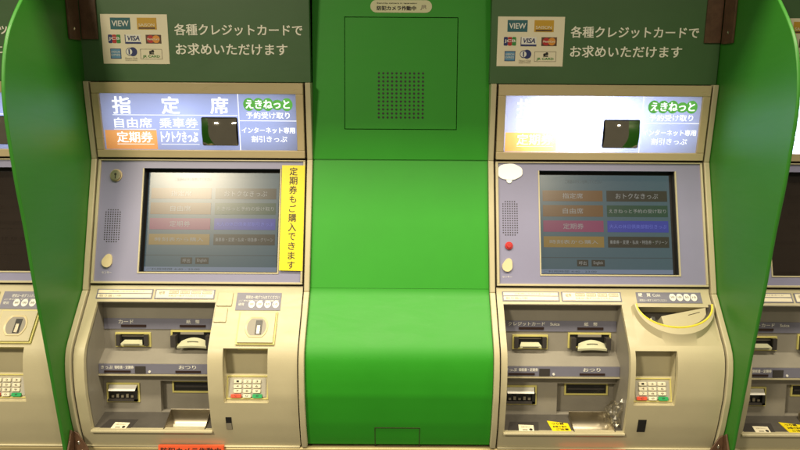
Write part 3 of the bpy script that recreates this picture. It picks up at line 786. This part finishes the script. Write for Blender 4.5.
# ------------------------------------------------------------------ partition fins
def fin(side, label):
    edge = [(.02, .60), (-.10, .52), (-.185, .432), (-.245, .368), (-.283, .325), (-.315, .285), (-.340, .245), (-.356, .200), (-.364, .150), (-.364, .105), (-.358, .06), (-.346, -.005),
            (-.334, -.062), (-.312, -.150), (-.288, -.270), (-.256, -.405), (-.206, -.625), (-.188, -.71)]
    # resample the outline with a Catmull-Rom spline so the edge runs smoothly
    cv = []
    for i in range(len(edge) - 1):
        p0 = edge[max(0, i - 1)]; p1 = edge[i]; p2 = edge[i + 1]; p3 = edge[min(len(edge) - 1, i + 2)]
        for k in range(5):
            t = k / 5
            cv.append(tuple(.5 * (2 * p1[j] + (p2[j] - p0[j]) * t + (2 * p0[j] - 5 * p1[j] + 4 * p2[j] - p3[j]) * t * t + (3 * p1[j] - p0[j] - 3 * p2[j] + p3[j]) * t ** 3) for j in (0, 1)))
    cv.append(edge[-1]); cv += [(.12, -.71), (.12, .60)]
    th = .0075; x0 = side * .7708; x1 = x0 + side * th; n = len(cv)
    vs = [(x0, y, z) for y, z in cv] + [(x1, y, z) for y, z in cv]
    m = MB('fingreen'); m.add(vs, [tuple(range(n)), tuple(range(2 * n - 1, n - 1, -1))] + [(i, n + i, n + (i + 1) % n, (i + 1) % n) for i in range(n)])
    o = m.build('partition_panel', None, (0, 0, 0), bevel=.0022, fixn=True)
    for v in o.data.vertices: v.co -= Vector((x0, 0, -.71))
    o.location = (x0, 0, ZC - .71)
    return tag(o, label, 'partition', 'green partitions between machines')
fin(-1, 'curved green partition on the left of the machine with the yellow sticker')
fin(1, 'curved green partition on the right of the machine with the cloud sticker')

# ------------------------------------------------------------------ brown angle brackets at the top, corner plates at the foot
def angle(side, label):
    root = empty('angle_bracket', (side * .769, -.06, ZC + .284), label, 'bracket', 'brown brackets holding the partitions')
    inv = Vector((-side * .769, .06, -.284))
    F = lambda x, t, o=0.0: S(x, t, o + FO)
    m = MB('brown'); m.box(F, *sorted((side * .7665, side * .728)), .284, .68, .0005, .006)
    m.build('board_plate', root, tuple(inv), bevel=.0008)
    m = MB('brown')
    pr = [(.281, .004), (.281, .058), (.68, .058), (.68, .004)]
    xa, xb = side * .7702, side * .7652
    vs = [Vector((xa, *S(0, z, o)[1:])) for z, o in pr] + [Vector((xb, *S(0, z, o)[1:])) for z, o in pr]
    m.add(vs, [(0, 1, 2, 3), (7, 6, 5, 4), (0, 4, 5, 1), (1, 5, 6, 2), (2, 6, 7, 3), (3, 7, 4, 0)])
    m.build('side_plate', root, tuple(inv), bevel=.0008, fixn=True)
    m = MB('screw')
    c = S(0, .306, .034); c.x = side * .7648
    for k in range(2):
        for sgn in (1,):
            r = .0042; n = 14
            ring = [(c.x, c.y + r * math.cos(2 * math.pi * i / n), c.z + k * .16 + r * math.sin(2 * math.pi * i / n)) for i in range(n)]
            m.add(ring + [(c.x - side * .0026, c.y, c.z + k * .16)], [(i, (i + 1) % n, n) for i in range(n)])
    m.build('screw', root, tuple(inv), fixn=True)
angle(-1, 'brown steel angle bracket in the corner above the yellow-stickered machine')
angle(1, 'brown steel angle bracket in the corner above the cloud-stickered machine')

def foot(side, label):
    root = empty('corner_plate', (side * .76, -.15, ZC - .70), label, 'bracket', 'brown corner plates at the partition feet')
    inv = Vector((-side * .76, .15, .70))
    m = MB('brown')
    X = lambda d: side * d
    # a gusset: on the partition and turned round in front of the casing edge
    a = [(X(.7700), -.205, -.700), (X(.7700), -.150, -.700), (X(.7700), -.150, -.655), (X(.7700), -.175, -.632)]
    b = [(X(.7655), y, z) for _, y, z in a]
    m.add(a + b, [(0, 1, 2, 3), (7, 6, 5, 4), (0, 4, 5, 1), (1, 5, 6, 2), (2, 6, 7, 3), (3, 7, 4, 0)])
    c = [(X(.7650), -.166, -.700), (X(.7300), -.166, -.700), (X(.7340), -.166, -.680), (X(.7560), -.166, -.645), (X(.7650), -.166, -.640)]
    d = [(x, y + .004, z) for x, y, z in c]
    m.add(c + d, [(0, 1, 2, 3, 4), (9, 8, 7, 6, 5)] + [(i, 5 + i, 5 + (i + 1) % 5, (i + 1) % 5) for i in range(5)])
    m.build('plate', root, tuple(inv), bevel=.0008, fixn=True)
    for x, z in ((.7555, -.668), (.7480, -.690)):
        m = MB('screw'); F = vert(-.166); n = 14
        m.add([F(X(x) + .0042 * math.cos(2 * math.pi * i / n), z + .0042 * math.sin(2 * math.pi * i / n), .0002) for i in range(n)] + [F(X(x), z, .003)], [(i, (i + 1) % n, n) for i in range(n)])
        m.build('screw', root, tuple(inv), fixn=True)
foot(-1, 'brown corner plate at the foot of the left green partition')
foot(1, 'brown corner plate with bright screws at the foot of the right green partition')

# ------------------------------------------------------------------ plinth under the row
pln = empty('plinth', (0, 0, 0), 'beige metal plinth running under the ticket machines', 'plinth')
F = plane((-.128, .35), (-.140, ZC - .688))
m = MB('plinth'); m.box(F, -1.75, 1.75, 0, F.L, -.35, 0); m.build('plinth_front', pln, bevel=.006, seg=3)
def red(x0, x1, top, label):
    m = MB('redlabel'); o = .0012
    G = lambda x, t, o=0.0: Vector((x, -.1475 - o, t))
    m.box(G, x0, x1, top - .035, top, -.0075, o)
    m.use('ink').text(G, '防犯カメラ作動中', x0 + .006, x1 - .006, top - .020, top - .004, o + .0006, bold=.02)
    return tag(m.build('red_notice', pln), label)
red(-.5740, -.4180, ZC - .681, 'red sticker with dark lettering under the left machine'); red(.3870, .5450, ZC - .6880, 'red sticker with dark lettering under the right machine')

# ------------------------------------------------------------------ crumpled film left in the right machine's coin tray
bm = bmesh.new(); bmesh.ops.create_icosphere(bm, subdivisions=3, radius=1.0)
for v in bm.verts:
    n = v.co.normalized()
    d = 1 + .50 * noise.noise(n * 1.9 + Vector((3, 1, 7))) + .45 * abs(noise.noise(n * 3.6)) + random.uniform(-.05, .05)
    v.co = Vector((n.x * .017 * d, n.y * .022 * d, n.z * .032 * d))
me = bpy.data.meshes.new('plastic_wrapper'); bm.to_mesh(me); bm.free(); me.materials.append(K['film'])
o = bpy.data.objects.new('plastic_wrapper', me); COL.objects.link(o); o.location = (CX + .0235, -.122, ZC - .606); o.rotation_euler = (R(10), R(14), 0)
tag(o, 'crumpled clear plastic wrapper lying in the coin tray of the right machine', 'wrapper')
